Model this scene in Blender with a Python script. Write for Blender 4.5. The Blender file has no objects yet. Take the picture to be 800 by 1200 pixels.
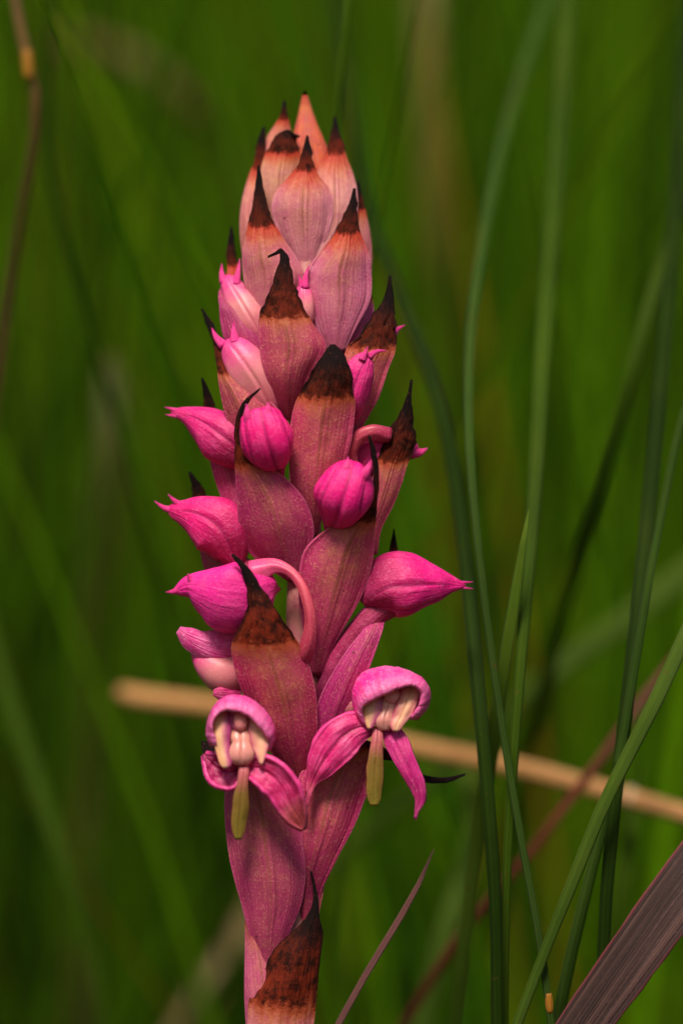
import bpy, math, random
import numpy as np
from mathutils import Vector, noise

random.seed(7); rng = np.random.default_rng(7)
S = bpy.context.scene
COL = S.collection

# ------------------------------------------------------------------ camera
# one photograph pixel (800 x 1200) is 0.1 mm at the focus distance
PX = 1e-4
H = 0.40                      # height of the picture centre above the ground
DIST = 0.5
PITCH = math.radians(8)
FWD = Vector((0, math.cos(PITCH), -math.sin(PITCH)))
UP = Vector((0, math.sin(PITCH), math.cos(PITCH)))
RIGHT = Vector((1, 0, 0))
CAM = Vector((0, 0, H)) - FWD * DIST
cd = bpy.data.cameras.new("camera"); cam = bpy.data.objects.new("camera", cd); COL.objects.link(cam)
cd.sensor_fit = 'VERTICAL'; cd.sensor_height = 36; cd.sensor_width = 24; cd.lens = 150
cd.clip_start = 0.01; cd.clip_end = 2000
cd.dof.use_dof = True; cd.dof.focus_distance = DIST - 0.0035; cd.dof.aperture_fstop = 8
cam.location = CAM; cam.rotation_euler = (math.pi / 2 - PITCH, 0, 0)
S.camera = cam

# ------------------------------------------------------------------ light
w = bpy.data.worlds.new("World"); S.world = w; w.use_nodes = True
nt = w.node_tree; bg = nt.nodes['Background']
sky = nt.nodes.new('ShaderNodeTexSky'); sky.sky_type = 'NISHITA'; sky.sun_disc = False
SUN_EL, SUN_AZ = math.radians(62), math.radians(195)     # azimuth clockwise from +Y
sky.sun_elevation = SUN_EL; sky.sun_rotation = SUN_AZ
sky.air_density = 1.0; sky.dust_density = 5.0; sky.ozone_density = 1.0
nt.links.new(sky.outputs[0], bg.inputs[0]); bg.inputs[1].default_value = 0.068
sd = bpy.data.lights.new("sun", 'SUN'); so = bpy.data.objects.new("sun", sd); COL.objects.link(so)
sd.energy = 4.3; sd.angle = math.radians(17); sd.color = (1.0, 0.92, 0.80)
sdir = Vector((math.sin(SUN_AZ) * math.cos(SUN_EL), math.cos(SUN_AZ) * math.cos(SUN_EL), math.sin(SUN_EL)))
so.rotation_euler = sdir.to_track_quat('Z', 'Y').to_euler(); so.location = sdir * 3
S.view_settings.view_transform = 'Standard'; S.view_settings.look = 'None'
S.view_settings.exposure = 0.03; S.view_settings.gamma = 1
S.render.engine = 'CYCLES'
S.cycles.use_denoising = True
S.cycles.max_bounces = 6; S.cycles.transparent_max_bounces = 4

# ------------------------------------------------------------------ helpers
def P(x, y, d=0.0):
    """photograph pixel x, y at d pixels (0.1 mm each) behind the focus plane -> world"""
    z = DIST + d * PX
    k = z / DIST * PX
    return CAM + FWD * z + RIGHT * ((x - 400) * k) + UP * ((600 - y) * k)

def herm(A, n, par=None):
    """smooth resampling of rows A at n samples, chord-length parameter over columns par"""
    A = np.asarray(A, float)
    B = A if par is None else A[:, par]
    s = np.r_[0, np.cumsum(np.maximum(np.linalg.norm(np.diff(B, axis=0), axis=1), 1e-9))]
    if len(A) == 2: T = np.repeat((A[1:] - A[:1]) / s[-1], 2, 0)
    else: T = np.gradient(A, s, axis=0)
    q = np.linspace(0, s[-1], n); out = []
    for v in q:
        i = min(max(np.searchsorted(s, v) - 1, 0), len(s) - 2)
        h = s[i + 1] - s[i]; t = (v - s[i]) / h
        out.append((2*t**3-3*t*t+1)*A[i] + (t**3-2*t*t+t)*h*T[i] + (3*t*t-2*t**3)*A[i+1] + (t**3-t*t)*h*T[i+1])
    return np.array(out), q / s[-1], s / s[-1]

def empty(name, loc, label, cat, group=None):
    o = bpy.data.objects.new(name, None); COL.objects.link(o); o.location = loc
    o.empty_display_size = 0.01
    o['label'] = label; o['category'] = cat
    if group: o['group'] = group
    return o

def tag(o, label, cat, group=None):
    o['kind'] = 'thing'; o['label'] = label; o['category'] = cat
    if group: o['group'] = group
    return o

WORLD_LOC = {}
def mesh_obj(name, verts, faces, uvs, mat, parent=None, origin=None, smooth=True):
    """one mesh; verts are world positions, stored relative to origin"""
    org = Vector(origin) if origin is not None else Vector(verts[0])
    me = bpy.data.meshes.new(name)
    me.from_pydata([tuple(Vector(v) - org) for v in verts], [], faces)
    if uvs is not None:
        ul = me.uv_layers.new(name="UVMap")
        li = np.zeros(len(me.loops), dtype=np.int32); me.loops.foreach_get('vertex_index', li)
        ul.data.foreach_set('uv', np.asarray(uvs, np.float32)[li].ravel())
    if smooth: me.polygons.foreach_set('use_smooth', [True] * len(me.polygons))
    me.materials.append(mat)
    o = bpy.data.objects.new(name, me); COL.objects.link(o)
    if parent is not None:
        o.parent = parent; o.location = org - WORLD_LOC[parent]
    else: o.location = org
    WORLD_LOC[o] = org
    return o

def grid_faces(nr, nc, wrap=False):
    f = []
    for i in range(nr - 1):
        for j in range(nc if wrap else nc - 1):
            k = (j + 1) % nc
            f.append((i*nc + j, i*nc + k, (i+1)*nc + k, (i+1)*nc + j))
    return f

def fbm(p, s, seed=0.0):
    return noise.fractal(Vector((p[0]*s + seed, p[1]*s, p[2]*s)), 0.9, 2.1, 3)

def rowst(y, xl, xr, d=0.0, m=0.5):
    return (xl, y, xl + (xr-xl)*m, y, xr, y, d)

def perp(st):
    """(x, y, wl, wr, d) stations -> rows with sides square to the spine"""
    st = np.array(st, float); t = np.gradient(st[:, :2], axis=0)
    out = []
    for r, v in zip(st, t):
        v = v / (np.linalg.norm(v) + 1e-9)
        n = np.array([v[1], -v[0]])           # walking up the picture: n points left
        if len(out) == 0: pass
        out.append((r[0]+n[0]*r[2], r[1]+n[1]*r[2], r[0], r[1], r[0]-n[0]*r[3], r[1]-n[1]*r[3], r[4]))
    return out

def leaf(name, st, mat, parent=None, cup=50, tilt=0.0, brown=None, n=46, nu=21, keel=0.07,
         wav=0.04, color=None, thick=2.2, bulge=0.0, seed=None, origin=None, flange=.28, crk=1.0):
    seed = random.random()*50 if seed is None else seed
    R, q, sk = herm(st, n, par=[2, 3])
    sb = None if brown is None else np.interp(brown, range(len(sk)), sk)
    V, UV = [], []
    us = np.linspace(-1, 1, nu)
    a = math.radians(abs(cup)*1.0) + 1e-4; sg = 1 if cup >= 0 else -1
    for r, s in zip(R, q):
        L, C, Rr, d = r[0:2], r[2:4], r[4:6], r[6]
        vv = s if sb is None else (0.7*s/sb if s < sb else 0.7 + 0.3*(s-sb)/(1-sb))
        for u in us:
            side = L if u < 0 else Rr
            f = math.sin(abs(u)*a)/math.sin(a)
            p2 = C + f*(side - C)
            W = np.linalg.norm(side - C)
            dep = d + sg*W*(1-math.cos(u*a))/math.sin(a) + tilt*(p2[0]-C[0])
            dep -= keel*W*math.exp(-(u/0.10)**2) * (1 if s < .95 else 0)
            dep -= bulge*math.sin(math.pi*min(s*1.1, 1))
            nz = noise.noise(Vector((s*5+seed, u*1.6, seed))) * wav * W * 1.6 \
               + noise.noise(Vector((s*15+seed, u*4, seed+7))) * wav * W * .5
            nz += 0.022*W*math.cos(u*26)*(1-abs(u))
            if sb is not None and s > sb*.97:
                cr = crk*min(1, (s-sb*.97)/(1-sb*.97)*4)*min(1, W/6)
                dep += cr*(noise.noise(Vector((s*34+seed, u*5, 1.7)))*.22 + noise.noise(Vector((s*80+seed, u*11, 4.1)))*.10)*max(W, 3)
                p2 = C + (p2-C)*(1 + cr*.26*(noise.noise(Vector((s*26+seed, 2.0 if u > 0 else 7.0, seed))) - .18))
            edge = noise.noise(Vector((s*13+seed, u*3, 3.3))) * wav * 18 * abs(u)**3 * min(1, W/20)
            dep += nz
            dep -= W*flange*max(0, abs(u)-.80)**1.5*6
            p2 = p2 + np.array([edge*(-1 if u < 0 else 1), 0])*0.6
            V.append(P(p2[0], p2[1], dep)); UV.append(((u+1)/2, vv))
    o = mesh_obj(name, V, grid_faces(n, nu), UV, mat, parent, origin if origin is not None else V[nu//2])
    m = o.modifiers.new('thickness', 'SOLIDIFY'); m.thickness = thick*PX; m.offset = 0
    if color: o.color = color
    return o

def tube(name, pts, radii, mat, parent=None, seg=20, n=26, flat=1.0, grooves=None, color=None,
         origin=None, rough=0.0, seed=None, world=False, flatdir=None, lobes=0.0):
    """pts (x, y, d) in picture units (or world points), radii in 0.1 mm"""
    seed = random.random()*50 if seed is None else seed
    W = np.array([tuple(p) if world else tuple(P(*p)) for p in pts])
    A = np.c_[W, np.array(radii)*PX]
    R, q, _ = herm(A, n, par=[0, 1, 2])
    C = R[:, :3]; rad = np.maximum(R[:, 3], 1e-6)
    T = np.gradient(C, axis=0); T /= np.linalg.norm(T, axis=1)[:, None] + 1e-12
    ref = np.array(FWD if flatdir is None else flatdir)
    V, UV, SE = [], [], []
    prev = None
    for i in range(n):
        base = ref if prev is None else prev
        N = base - T[i]*np.dot(base, T[i])
        if np.linalg.norm(N) < 1e-3: N = np.cross(T[i], (1, 0, 0.01))
        N /= np.linalg.norm(N); prev = N
        B = np.cross(T[i], N)
        for j in range(seg):
            ph = 2*math.pi*j/seg
            rr = rad[i]*(1 + lobes*math.cos(3*ph + 1.1)*math.sin(q[i]*math.pi)); sv = 0.0
            if grooves:
                for (c, wd, dp) in grooves:
                    dd = (ph - c - .22*math.sin(c*7)*math.sin(q[i]*math.pi) + math.pi) % (2*math.pi) - math.pi
                    rr *= 1 - dp*math.exp(-(dd/wd)**2)*math.sin(math.pi*min(1, q[i]*1.02))**.6
                    sv += 1.2*math.exp(-(dd/(wd*.55))**2)*math.sin(math.pi*min(1, q[i]*.97 + .03))**.4
            if rough: rr *= 1 + rough*noise.noise(Vector((math.cos(ph)*1.3+seed, math.sin(ph)*1.3, q[i]*4)))
            V.append(tuple(C[i] + N*(math.cos(ph)*rr*flat) + B*(math.sin(ph)*rr)))
            UV.append((abs(2*j/seg-1), q[i])); SE.append(min(sv, 1))
    F = grid_faces(n, seg, True)
    a, b = len(V), len(V)+1
    V += [tuple(C[0]), tuple(C[-1])]; UV += [(0, 0), (0, 1)]
    F += [(a, (j+1) % seg, j) for j in range(seg)]
    F += [(b, (n-1)*seg+j, (n-1)*seg+(j+1) % seg) for j in range(seg)]
    o = mesh_obj(name, V, F, UV, mat, parent, origin if origin is not None else C[0])
    if grooves:
        at = o.data.attributes.new('seam', 'FLOAT', 'POINT'); at.data.foreach_set('value', np.asarray(SE + [0, 0], np.float32))
    if color: o.color = color
    return o

def dome(name, rim, sil, apex, mat, parent=None, n=26, rows=20, color=None, thick=3, lip=3.0, seed=3):
    """hood: a shell from its open front rim over its crown to the back"""
    k = n
    A, _, _ = herm(rim, k, [0, 1]); B, _, _ = herm(sil, k, [0, 1])
    V, UV = [], []
    ap = np.array(apex, float)
    for i in range(k):
        r, s = A[i], B[i]
        roll = r*1.0 + np.array([0, 0, 2.5])
        m1 = r*.62 + s*.38; m1[2] = min(r[2], s[2]) + abs(r[2]-s[2])*.10
        m2 = r*.22 + s*.78; m2[2] = r[2]*.45 + s[2]*.55
        b1 = s*.75 + ap*.25 + (s-ap)*np.array([.16, .16, 0]); b1[2] = s[2]*.55+ap[2]*.45
        b2 = s*.35 + ap*.65; b2[2] = s[2]*.15+ap[2]*.85
        C, q, _ = herm([roll, r, m1, m2, s, b1, b2, ap], rows)
        for c, t in zip(C, q):
            z = noise.noise(Vector((i*.30+seed, t*4, seed)))*3.6 + noise.noise(Vector((i*.8+seed, t*9, seed)))*2.0
            e = math.sin(i/(k-1)*math.pi)
            V.append(P(c[0] + z*.4, c[1] - z*.5, c[2] + z)); UV.append((i/(k-1), t))
    o = mesh_obj(name, V, grid_faces(k, rows), UV, mat, parent)
    m = o.modifiers.new('thickness', 'SOLIDIFY'); m.thickness = thick*PX; m.offset = 0
    if color: o.color = color
    return o

# ------------------------------------------------------------------ materials
class NG:
    def __init__(s, name, rough=0.5, sss=0.0, spec=0.4):
        s.m = bpy.data.materials.new(name); s.m.use_nodes = True; s.t = s.m.node_tree; s.t.nodes.clear()
        s.out = s.n('ShaderNodeOutputMaterial'); s.b = s.n('ShaderNodeBsdfPrincipled')
        s.t.links.new(s.b.outputs[0], s.out.inputs[0])
        s.b.inputs['Roughness'].default_value = rough
        s.b.inputs['Specular IOR Level'].default_value = spec
        if sss:
            s.b.inputs['Subsurface Weight'].default_value = sss
            s.b.inputs['Subsurface Radius'].default_value = (1.0, .35, .45)
            s.b.inputs['Subsurface Scale'].default_value = 0.0009
    def n(s, t): return s.t.nodes.new(t)
    def l(s, a, b): s.t.links.new(a, b)
    def put(s, sock, v):
        if hasattr(v, 'is_output'): s.l(v, sock)
        elif isinstance(v, (tuple, list)) and len(v) == 3 and sock.type == 'RGBA': sock.default_value = (*v, 1)
        else: sock.default_value = v
    def math(s, op, a, b=None, c=None, clamp=False):
        m = s.n('ShaderNodeMath'); m.operation = op; m.use_clamp = clamp
        s.put(m.inputs[0], a)
        if b is not None: s.put(m.inputs[1], b)
        if c is not None: s.put(m.inputs[2], c)
        return m.outputs[0]
    def mix(s, f, a, b, mode='MIX'):
        m = s.n('ShaderNodeMix'); m.data_type = 'RGBA'; m.blend_type = mode
        s.put(m.inputs[0], f); s.put(m.inputs[6], a); s.put(m.inputs[7], b)
        return m.outputs[2]
    def ramp(s, f, stops, interp='LINEAR'):
        r = s.n('ShaderNodeValToRGB'); r.color_ramp.interpolation = interp
        e = r.color_ramp.elements
        while len(e) < len(stops): e.new(.5)
        for k, (p, c) in enumerate(stops):
            e[k].position = p; e[k].color = (*c, 1) if isinstance(c, tuple) else (c, c, c, 1)
        s.put(r.inputs[0], f); return r.outputs[0]
    def smooth(s, v, a, b, x=0., y=1.):
        m = s.n('ShaderNodeMapRange'); m.interpolation_type = 'SMOOTHSTEP'
        s.put(m.inputs[0], v)
        for i, k in zip((1, 2, 3, 4), (a, b, x, y)): m.inputs[i].default_value = k
        return m.outputs[0]
    def objco(s):
        r = s.n('ShaderNodeObjectInfo').outputs['Random']
        v = s.n('ShaderNodeVectorMath'); v.operation = 'ADD'
        c = s.n('ShaderNodeCombineXYZ'); s.l(s.math('MULTIPLY', r, .37), c.inputs[0]); s.l(s.math('MULTIPLY', r, .91), c.inputs[1])
        s.l(s.n('ShaderNodeTexCoord').outputs['Object'], v.inputs[0]); s.l(c.outputs[0], v.inputs[1])
        return v.outputs[0]
    def noise(s, scale, detail=3, rough=.55, vec=None, dist=0):
        t = s.n('ShaderNodeTexNoise'); t.inputs['Scale'].default_value = scale
        t.inputs['Detail'].default_value = detail; t.inputs['Roughness'].default_value = rough
        t.inputs['Distortion'].default_value = dist
        s.l(vec if vec is not None else s.objco(), t.inputs['Vector'])
        return t.outputs[0]
    def voro(s, scale, vec=None, feat='F1'):
        t = s.n('ShaderNodeTexVoronoi'); t.feature = feat; t.inputs['Scale'].default_value = scale
        s.l(vec if vec is not None else s.n('ShaderNodeTexCoord').outputs['Object'], t.inputs['Vector'])
        return t.outputs['Distance']
    def uv(s):
        t = s.n('ShaderNodeTexCoord'); p = s.n('ShaderNodeSeparateXYZ'); s.l(t.outputs['UV'], p.inputs[0])
        return t.outputs['UV'], p.outputs[0], p.outputs[1]
    def info(s):
        i = s.n('ShaderNodeObjectInfo'); return i.outputs['Color'], i.outputs['Alpha'], i.outputs['Random']
    def vmul(s, v, k, add=None):
        m = s.n('ShaderNodeVectorMath'); m.operation = 'MULTIPLY'; s.l(v, m.inputs[0]); m.inputs[1].default_value = k
        if add is None: return m.outputs[0]
        a = s.n('ShaderNodeVectorMath'); a.operation = 'ADD'; s.l(m.outputs[0], a.inputs[0]); s.l(add, a.inputs[1])
        return a.outputs[0]
    def bump(s, h, dist, strength=1.0, prev=None):
        b = s.n('ShaderNodeBump'); b.inputs['Distance'].default_value = dist; b.inputs['Strength'].default_value = strength
        s.l(h, b.inputs['Height'])
        if prev is not None: s.l(prev, b.inputs['Normal'])
        s.l(b.outputs[0], s.b.inputs['Normal']); return b.outputs[0]
    def col(s, c): s.put(s.b.inputs['Base Color'], c)

def mat_bract(top=False):
    g = NG('upper_bract_skin' if top else 'bract_skin', .46, .12, .35)
    uv, u, v = g.uv(); oc, oa, rnd = g.info()
    um = g.math('MULTIPLY', g.math('ABSOLUTE', g.math('SUBTRACT', u, .5)), 2)      # 0 midrib .. 1 edge
    nb = g.noise(900, 4, .6); nf = g.noise(3700, 3, .75); nm = g.noise(260, 3)
    # flesh of the bract: tan and brown flecked over rose, more tan along the middle and towards the tip
    tan = g.math('MULTIPLY', g.smooth(um, .95, .1), g.smooth(v, .12, .6, .25, 1.1))
    tan = g.math('MULTIPLY_ADD', g.math('SUBTRACT', nm, .5), 1.5, tan)
    tan = g.math('MULTIPLY', g.math('ADD', tan, 0, clamp=True), oa)
    tcol = g.mix(.74, oc, (.50, .17, .075))
    base = g.mix(tan, oc, tcol)
    base = g.mix(g.smooth(nb, .35, .68, 0, .6), base, g.mix(.55, oc, (.42, .012, .13)))
    base = g.mix(g.smooth(v, .55, .0, 0, .42), base, g.mix(.72, oc, (.14, .008, .03)))
    fleck = g.smooth(nf, .53, .68, 0, .45 if top else .62)
    fleck = g.math('MULTIPLY', fleck, g.smooth(v, .0, .55, .55, 1.0))
    base = g.mix(fleck, base, g.mix(.68, oc, (.82, .40, .22)))
    base = g.mix(g.smooth(nf, .47, .34, 0, .38), base, g.mix(.45, oc, (.16, .008, .03)))
    # lengthwise veins
    sv = g.vmul(uv, (22, 1.6, 1), g.objco()); vein = g.noise(1.0, 2, .5, sv)
    base = g.mix(g.smooth(vein, .56, .75, 0, .34), base, (.13, .008, .03))
    mid = g.math('MULTIPLY', g.smooth(um, .07, .0), g.smooth(v, .1, .55, .15, .75))
    base = g.mix(mid, base, (.26, .07, .035))
    base = g.mix(g.smooth(um, .93, 1.0, 0, .45), base, g.mix(.5, oc, (.75, .22, .38)))
    # dried tip
    j = g.noise(1700, 4, .65); lon = g.noise(1.0, 2, .6, g.vmul(uv, (9, 2, 1)))
    w_ = g.math('MULTIPLY_ADD', g.math('SUBTRACT', j, .5), .07, v)
    w_ = g.math('MULTIPLY_ADD', g.math('SUBTRACT', lon, .5), .055, w_)
    w_ = g.math('MULTIPLY_ADD', g.math('SUBTRACT', 1, g.math('MULTIPLY', um, um)), .022, w_)
    om = g.smooth(w_, .50 if top else .60, .70, 0, .95)
    oran = g.mix(g.smooth(nb, .35, .65), (.58, .17, .05), (.48, .06, .02)) if top else g.mix(g.smooth(nb, .35, .65), (.50, .135, .05), (.42, .07, .03))
    base = g.mix(om, base, oran)
    dm = g.smooth(w_, .692, .728)
    base = g.mix(g.smooth(w_, .58 if top else .66, .71), base, (.46, .034, .010) if top else (.36, .050, .016))
    dark = g.mix(g.math('MULTIPLY', g.smooth(nb, .34, .60), g.math('MULTIPLY_ADD', rnd, .6, .4)), (.030, .007, .004), (.20, .022, .008))
    dark = g.mix(g.smooth(w_, .76, .93), dark, (.011, .006, .006))
    dark = g.mix(g.smooth(um, .72, .97, 0, .75), dark, (.011, .005, .005))
    crack = g.noise(1.0, 3, .6, g.vmul(uv, (40, 9, 1)), .6)
    dark = g.mix(g.smooth(g.math('ABSOLUTE', g.math('SUBTRACT', crack, .5)), .03, .0, 0, .8), dark, (.006, .003, .003))
    dark = g.mix(g.smooth(nf, .62, .72, 0, .6), dark, (.36, .09, .03))
    base = g.mix(dm, base, dark)
    spot = g.noise(1300, 2, .5)
    base = g.mix(g.smooth(spot, .72, .76, 0, .7), base, (.09, .012, .012))
    g.col(base)
    r = g.math('MULTIPLY_ADD', nf, .22, .34); g.put(g.b.inputs['Roughness'], g.math('MULTIPLY_ADD', dm, .25, r)); g.put(g.b.inputs['Specular IOR Level'], g.math('MULTIPLY_ADD', dm, -.27, .35))
    b1 = g.bump(nf, .00012, .8)
    g.bump(g.math('ADD', vein, g.math('MULTIPLY', crack, dm)), .00030, .7, b1)
    return g.m

def mat_bud():
    g = NG('bud_skin', .47, .22, .28)
    uv, u, v = g.uv(); oc, oa, rnd = g.info()
    nb = g.noise(500, 3, .6); nf = g.noise(3200, 3, .7)
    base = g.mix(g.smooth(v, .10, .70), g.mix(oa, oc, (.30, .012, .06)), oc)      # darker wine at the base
    base = g.mix(g.smooth(nb, .42, .72, 0, .40), base, g.mix(.6, oc, (.92, .14, .36)))
    sv = g.vmul(uv, (16, 1.6, 1)); vein = g.noise(1.0, 2, .5, sv, .3)
    base = g.mix(g.smooth(vein, .55, .70, 0, .50), base, (.32, .005, .10))
    base = g.mix(g.smooth(nf, .54, .70, 0, .24), base, (.90, .28, .48))
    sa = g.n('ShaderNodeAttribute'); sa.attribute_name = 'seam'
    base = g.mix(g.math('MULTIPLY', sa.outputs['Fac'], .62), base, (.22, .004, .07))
    blem = g.noise(240, 4, .7, dist=.6)
    base = g.mix(g.smooth(blem, .66, .74, 0, .55), base, (.50, .10, .07))
    g.col(base)
    b1 = g.bump(nf, .00014, .8)
    g.bump(g.math('ADD', vein, g.math('MULTIPLY', nb, .8)), .00030, .7, b1)
    return g.m

def mat_hood():
    g = NG('hood_petal', .40, .22, .4)
    uv, u, v = g.uv(); oc, oa, rnd = g.info()
    nb = g.noise(420, 3, .6); nf = g.noise(3000, 3, .7)
    base = g.mix(g.smooth(nb, .38, .66, 0, .55), oc, (.90, .20, .46))
    base = g.mix(g.smooth(v, .30, .02, 0, .4), base, (.88, .24, .46))
    vein = g.noise(1.0, 2, .5, g.vmul(uv, (22, 1.2, 1)), .4)
    base = g.mix(g.smooth(vein, .56, .70, 0, .4), base, (.50, .012, .16))
    base = g.mix(g.smooth(nf, .52, .68, 0, .42), base, (.94, .40, .62))
    g.col(base); b1 = g.bump(nf, .00016, .8); g.bump(vein, .0004, .7, b1)
    return g.m

def mat_sepal():
    g = NG('sepal_skin', .42, .18, .4)
    uv, u, v = g.uv(); oc, oa, rnd = g.info()
    nb = g.noise(600, 4, .65); nf = g.noise(3000, 3, .7)
    um = g.math('MULTIPLY', g.math('ABSOLUTE', g.math('SUBTRACT', u, .5)), 2)
    base = g.mix(g.smooth(nb, .40, .66, 0, .75), oc, (.70, .06, .24))
    base = g.mix(g.smooth(nf, .56, .74, 0, .6), base, (.85, .26, .42))
    vein = g.noise(1.0, 2, .5, g.vmul(uv, (18, 2, 1)), .5)
    base = g.mix(g.smooth(vein, .54, .68, 0, .6), base, (.26, .004, .06))
    base = g.mix(g.smooth(um, .86, 1, 0, .7), base, (.86, .06, .30))
    tip = g.math('MULTIPLY', g.smooth(g.math('MULTIPLY_ADD', nb, .3, v), .72, .98), oa)
    base = g.mix(tip, base, (.42, .13, .03))
    g.col(base); b1 = g.bump(nf, .00008, .8); g.bump(vein, .00030, .7, b1)
    return g.m

def mat_simple(name, stops, axis='v', rough=.45, sss=.15, fleck=(.9, .5, .4), fa=.3, bump=.00005, scale=4500):
    g = NG(name, rough, sss, .4)
    uv, u, v = g.uv()
    um = g.math('MULTIPLY', g.math('ABSOLUTE', g.math('SUBTRACT', u, .5)), 2)
    nb = g.noise(700, 3, .6); nf = g.noise(scale, 3, .65)
    f = {'v': v, 'u': u, 'um': um}[axis]
    f = g.math('MULTIPLY_ADD', g.math('SUBTRACT', nb, .5), .25, f)
    base = g.ramp(f, stops)
    base = g.mix(g.smooth(nf, .52, .75, 0, fa), base, fleck)
    g.col(base); g.bump(nf, bump, .6)
    return g.m

def mat_lip():
    g = NG('lip_skin', .45, .2, .4)
    uv, u, v = g.uv()
    um = g.math('MULTIPLY', g.math('ABSOLUTE', g.math('SUBTRACT', u, .5)), 2)
    nb = g.noise(900, 3, .6); nf = g.noise(4000, 3, .65)
    base = g.ramp(g.math('MULTIPLY_ADD', nb, .12, v), [(0, (.52, .08, .14)), (.30, (.45, .10, .10)), (.48, (.27, .15, .03)), (1, (.24, .17, .022))])
    edge = g.math('MULTIPLY', g.smooth(um, .45, 1.), g.smooth(v, .3, .6))
    base = g.mix(g.math('MULTIPLY', edge, .9), base, (.48, .13, .07))
    base = g.mix(g.smooth(nf, .55, .75, 0, .5), base, (.50, .36, .10))
    g.col(base); g.bump(nf, .00009, .7); return g.m

def mat_stem():
    g = NG('stem_skin', .5, .1, .35)
    nb = g.noise(300, 3); nf = g.noise(4500, 3, .7)
    base = g.mix(g.smooth(nb, .35, .7), (.50, .20, .17), (.40, .06, .12))
    base = g.mix(g.smooth(nf, .5, .75, 0, .5), base, (.62, .40, .26))
    g.col(base); g.bump(nf, .00008, .6); return g.m

def mat_grass(name, a, b, rib=30, rough=.48, spec=.35, trans=.25, ribs=.35, gl=(.16, .24, .10)):
    g = NG(name, rough, 0, spec)
    uv, u, v = g.uv()
    n1 = g.noise(60, 3); st = g.noise(1.0, 2, .5, g.vmul(uv, (rib, 1.2, 1)))
    base = g.mix(g.smooth(n1, .35, .65), a, b)
    base = g.mix(g.smooth(st, .48, .62, 0, ribs), base, gl)
    base = g.mix(g.smooth(g.noise(2600, 2), .66, .76, 0, .35), base, gl)
    base = g.mix(g.smooth(g.noise(34, 3, .6), .52, .72, 0, .35), base, g.mix(.5, b, (.14, .13, .015)))
    base = g.mix(g.smooth(g.noise(900, 2, .5), .70, .76, 0, .55), base, (.16, .09, .02))
    sa = g.n('ShaderNodeAttribute'); sa.attribute_name = 'seam'
    base = g.mix(g.math('MULTIPLY', sa.outputs['Fac'], .45), base, g.mix(.55, b, (.003, .008, .001)))
    g.col(base); g.bump(st, .00035, .9)
    if trans:
        t = g.n('ShaderNodeBsdfTranslucent'); g.l(base, t.inputs[0])
        mx = g.n('ShaderNodeMixShader'); mx.inputs[0].default_value = trans
        g.l(g.b.outputs[0], mx.inputs[1]); g.l(t.outputs[0], mx.inputs[2]); g.l(mx.outputs[0], g.out.inputs[0])
    return g.m

def mat_mass():
    g = NG('meadow_blades', .75, 0, .06)
    a = g.n('ShaderNodeAttribute'); a.attribute_name = 'blade'
    c = a.outputs['Color']
    g.col(c)
    t = g.n('ShaderNodeBsdfTranslucent'); g.l(c, t.inputs[0])
    mx = g.n('ShaderNodeMixShader'); mx.inputs[0].default_value = .5
    g.l(g.b.outputs[0], mx.inputs[1]); g.l(t.outputs[0], mx.inputs[2]); g.l(mx.outputs[0], g.out.inputs[0])
    return g.m

def mat_soil():
    g = NG('soil', .95, 0, .1)
    n = g.noise(9, 6, .65)
    g.col(g.ramp(n, [(.3, (.018, .020, .006)), (.55, (.035, .045, .010)), (.75, (.06, .045, .02))]))
    g.bump(g.noise(60, 5), .01, .6); return g.m

M_BRT = mat_bract(True)
M_BR, M_BUD, M_HOOD, M_SEP, M_LIP, M_STEM = mat_bract(), mat_bud(), mat_hood(), mat_sepal(), mat_lip(), mat_stem()
M_CREAM = mat_simple('cream_petal', [(0, (.74, .24, .16)), (.2, (.80, .42, .20)), (.45, (.80, .40, .24)), (.62, (.66, .20, .24)), (.85, (.40, .035, .16))], 'u', fleck=(.9, .6, .45))
M_CREAMR = mat_simple('cream_petal_mirrored', [(.0, (.50, .05, .14)), (.25, (.74, .28, .22)), (.6, (.82, .42, .24)), (1, (.78, .20, .26))], 'u', fleck=(.9, .6, .45))
M_COLUMN = mat_simple('column_flesh', [(0, (.74, .30, .22)), (1, (.72, .27, .25))], 'v', .3, .4, (.8, .5, .42), .3)
M_CAP = mat_simple('anther_cap_flesh', [(0, (.76, .30, .20)), (1, (.74, .18, .24))], 'v', .35, .3, (.85, .5, .4), .3)
M_PALE = mat_simple('pale_bud_skin', [(0, (.42, .03, .13)), (.28, (.62, .16, .20)), (.55, (.74, .24, .26)), (.78, (.80, .08, .27)), (1, (.80, .03, .24))], 'v', .42, .25)
M_SPUR = mat_simple('spur_skin', [(0, (.80, .08, .26)), (.4, (.60, .07, .11)), (1, (.34, .015, .07))], 'v', .4, .25, (.85, .42, .34), .35)

# ------------------------------------------------------------------ the ground
gv = [(-600, -600, 0), (600, -600, 0), (600, 600, 0), (-600, 600, 0)]
ground = mesh_obj('ground', gv, [(0, 1, 2, 3)], None, mat_soil(), None, (0, 0, 0), False)
ground['kind'] = 'structure'

# ------------------------------------------------------------------ the orchid
def lean(y): return max(0, 420 - y)*0.30        # the top of the spike leans away
bottom = P(330, 1210, 0)
plant_base = Vector((bottom.x - .004, bottom.y - .02, 0))
orchid = empty('orchid', plant_base, 'pink flowering orchid spike with dark brown tipped bracts, standing in front of the grass', 'orchid')
WORLD_LOC[orchid] = plant_base

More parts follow.
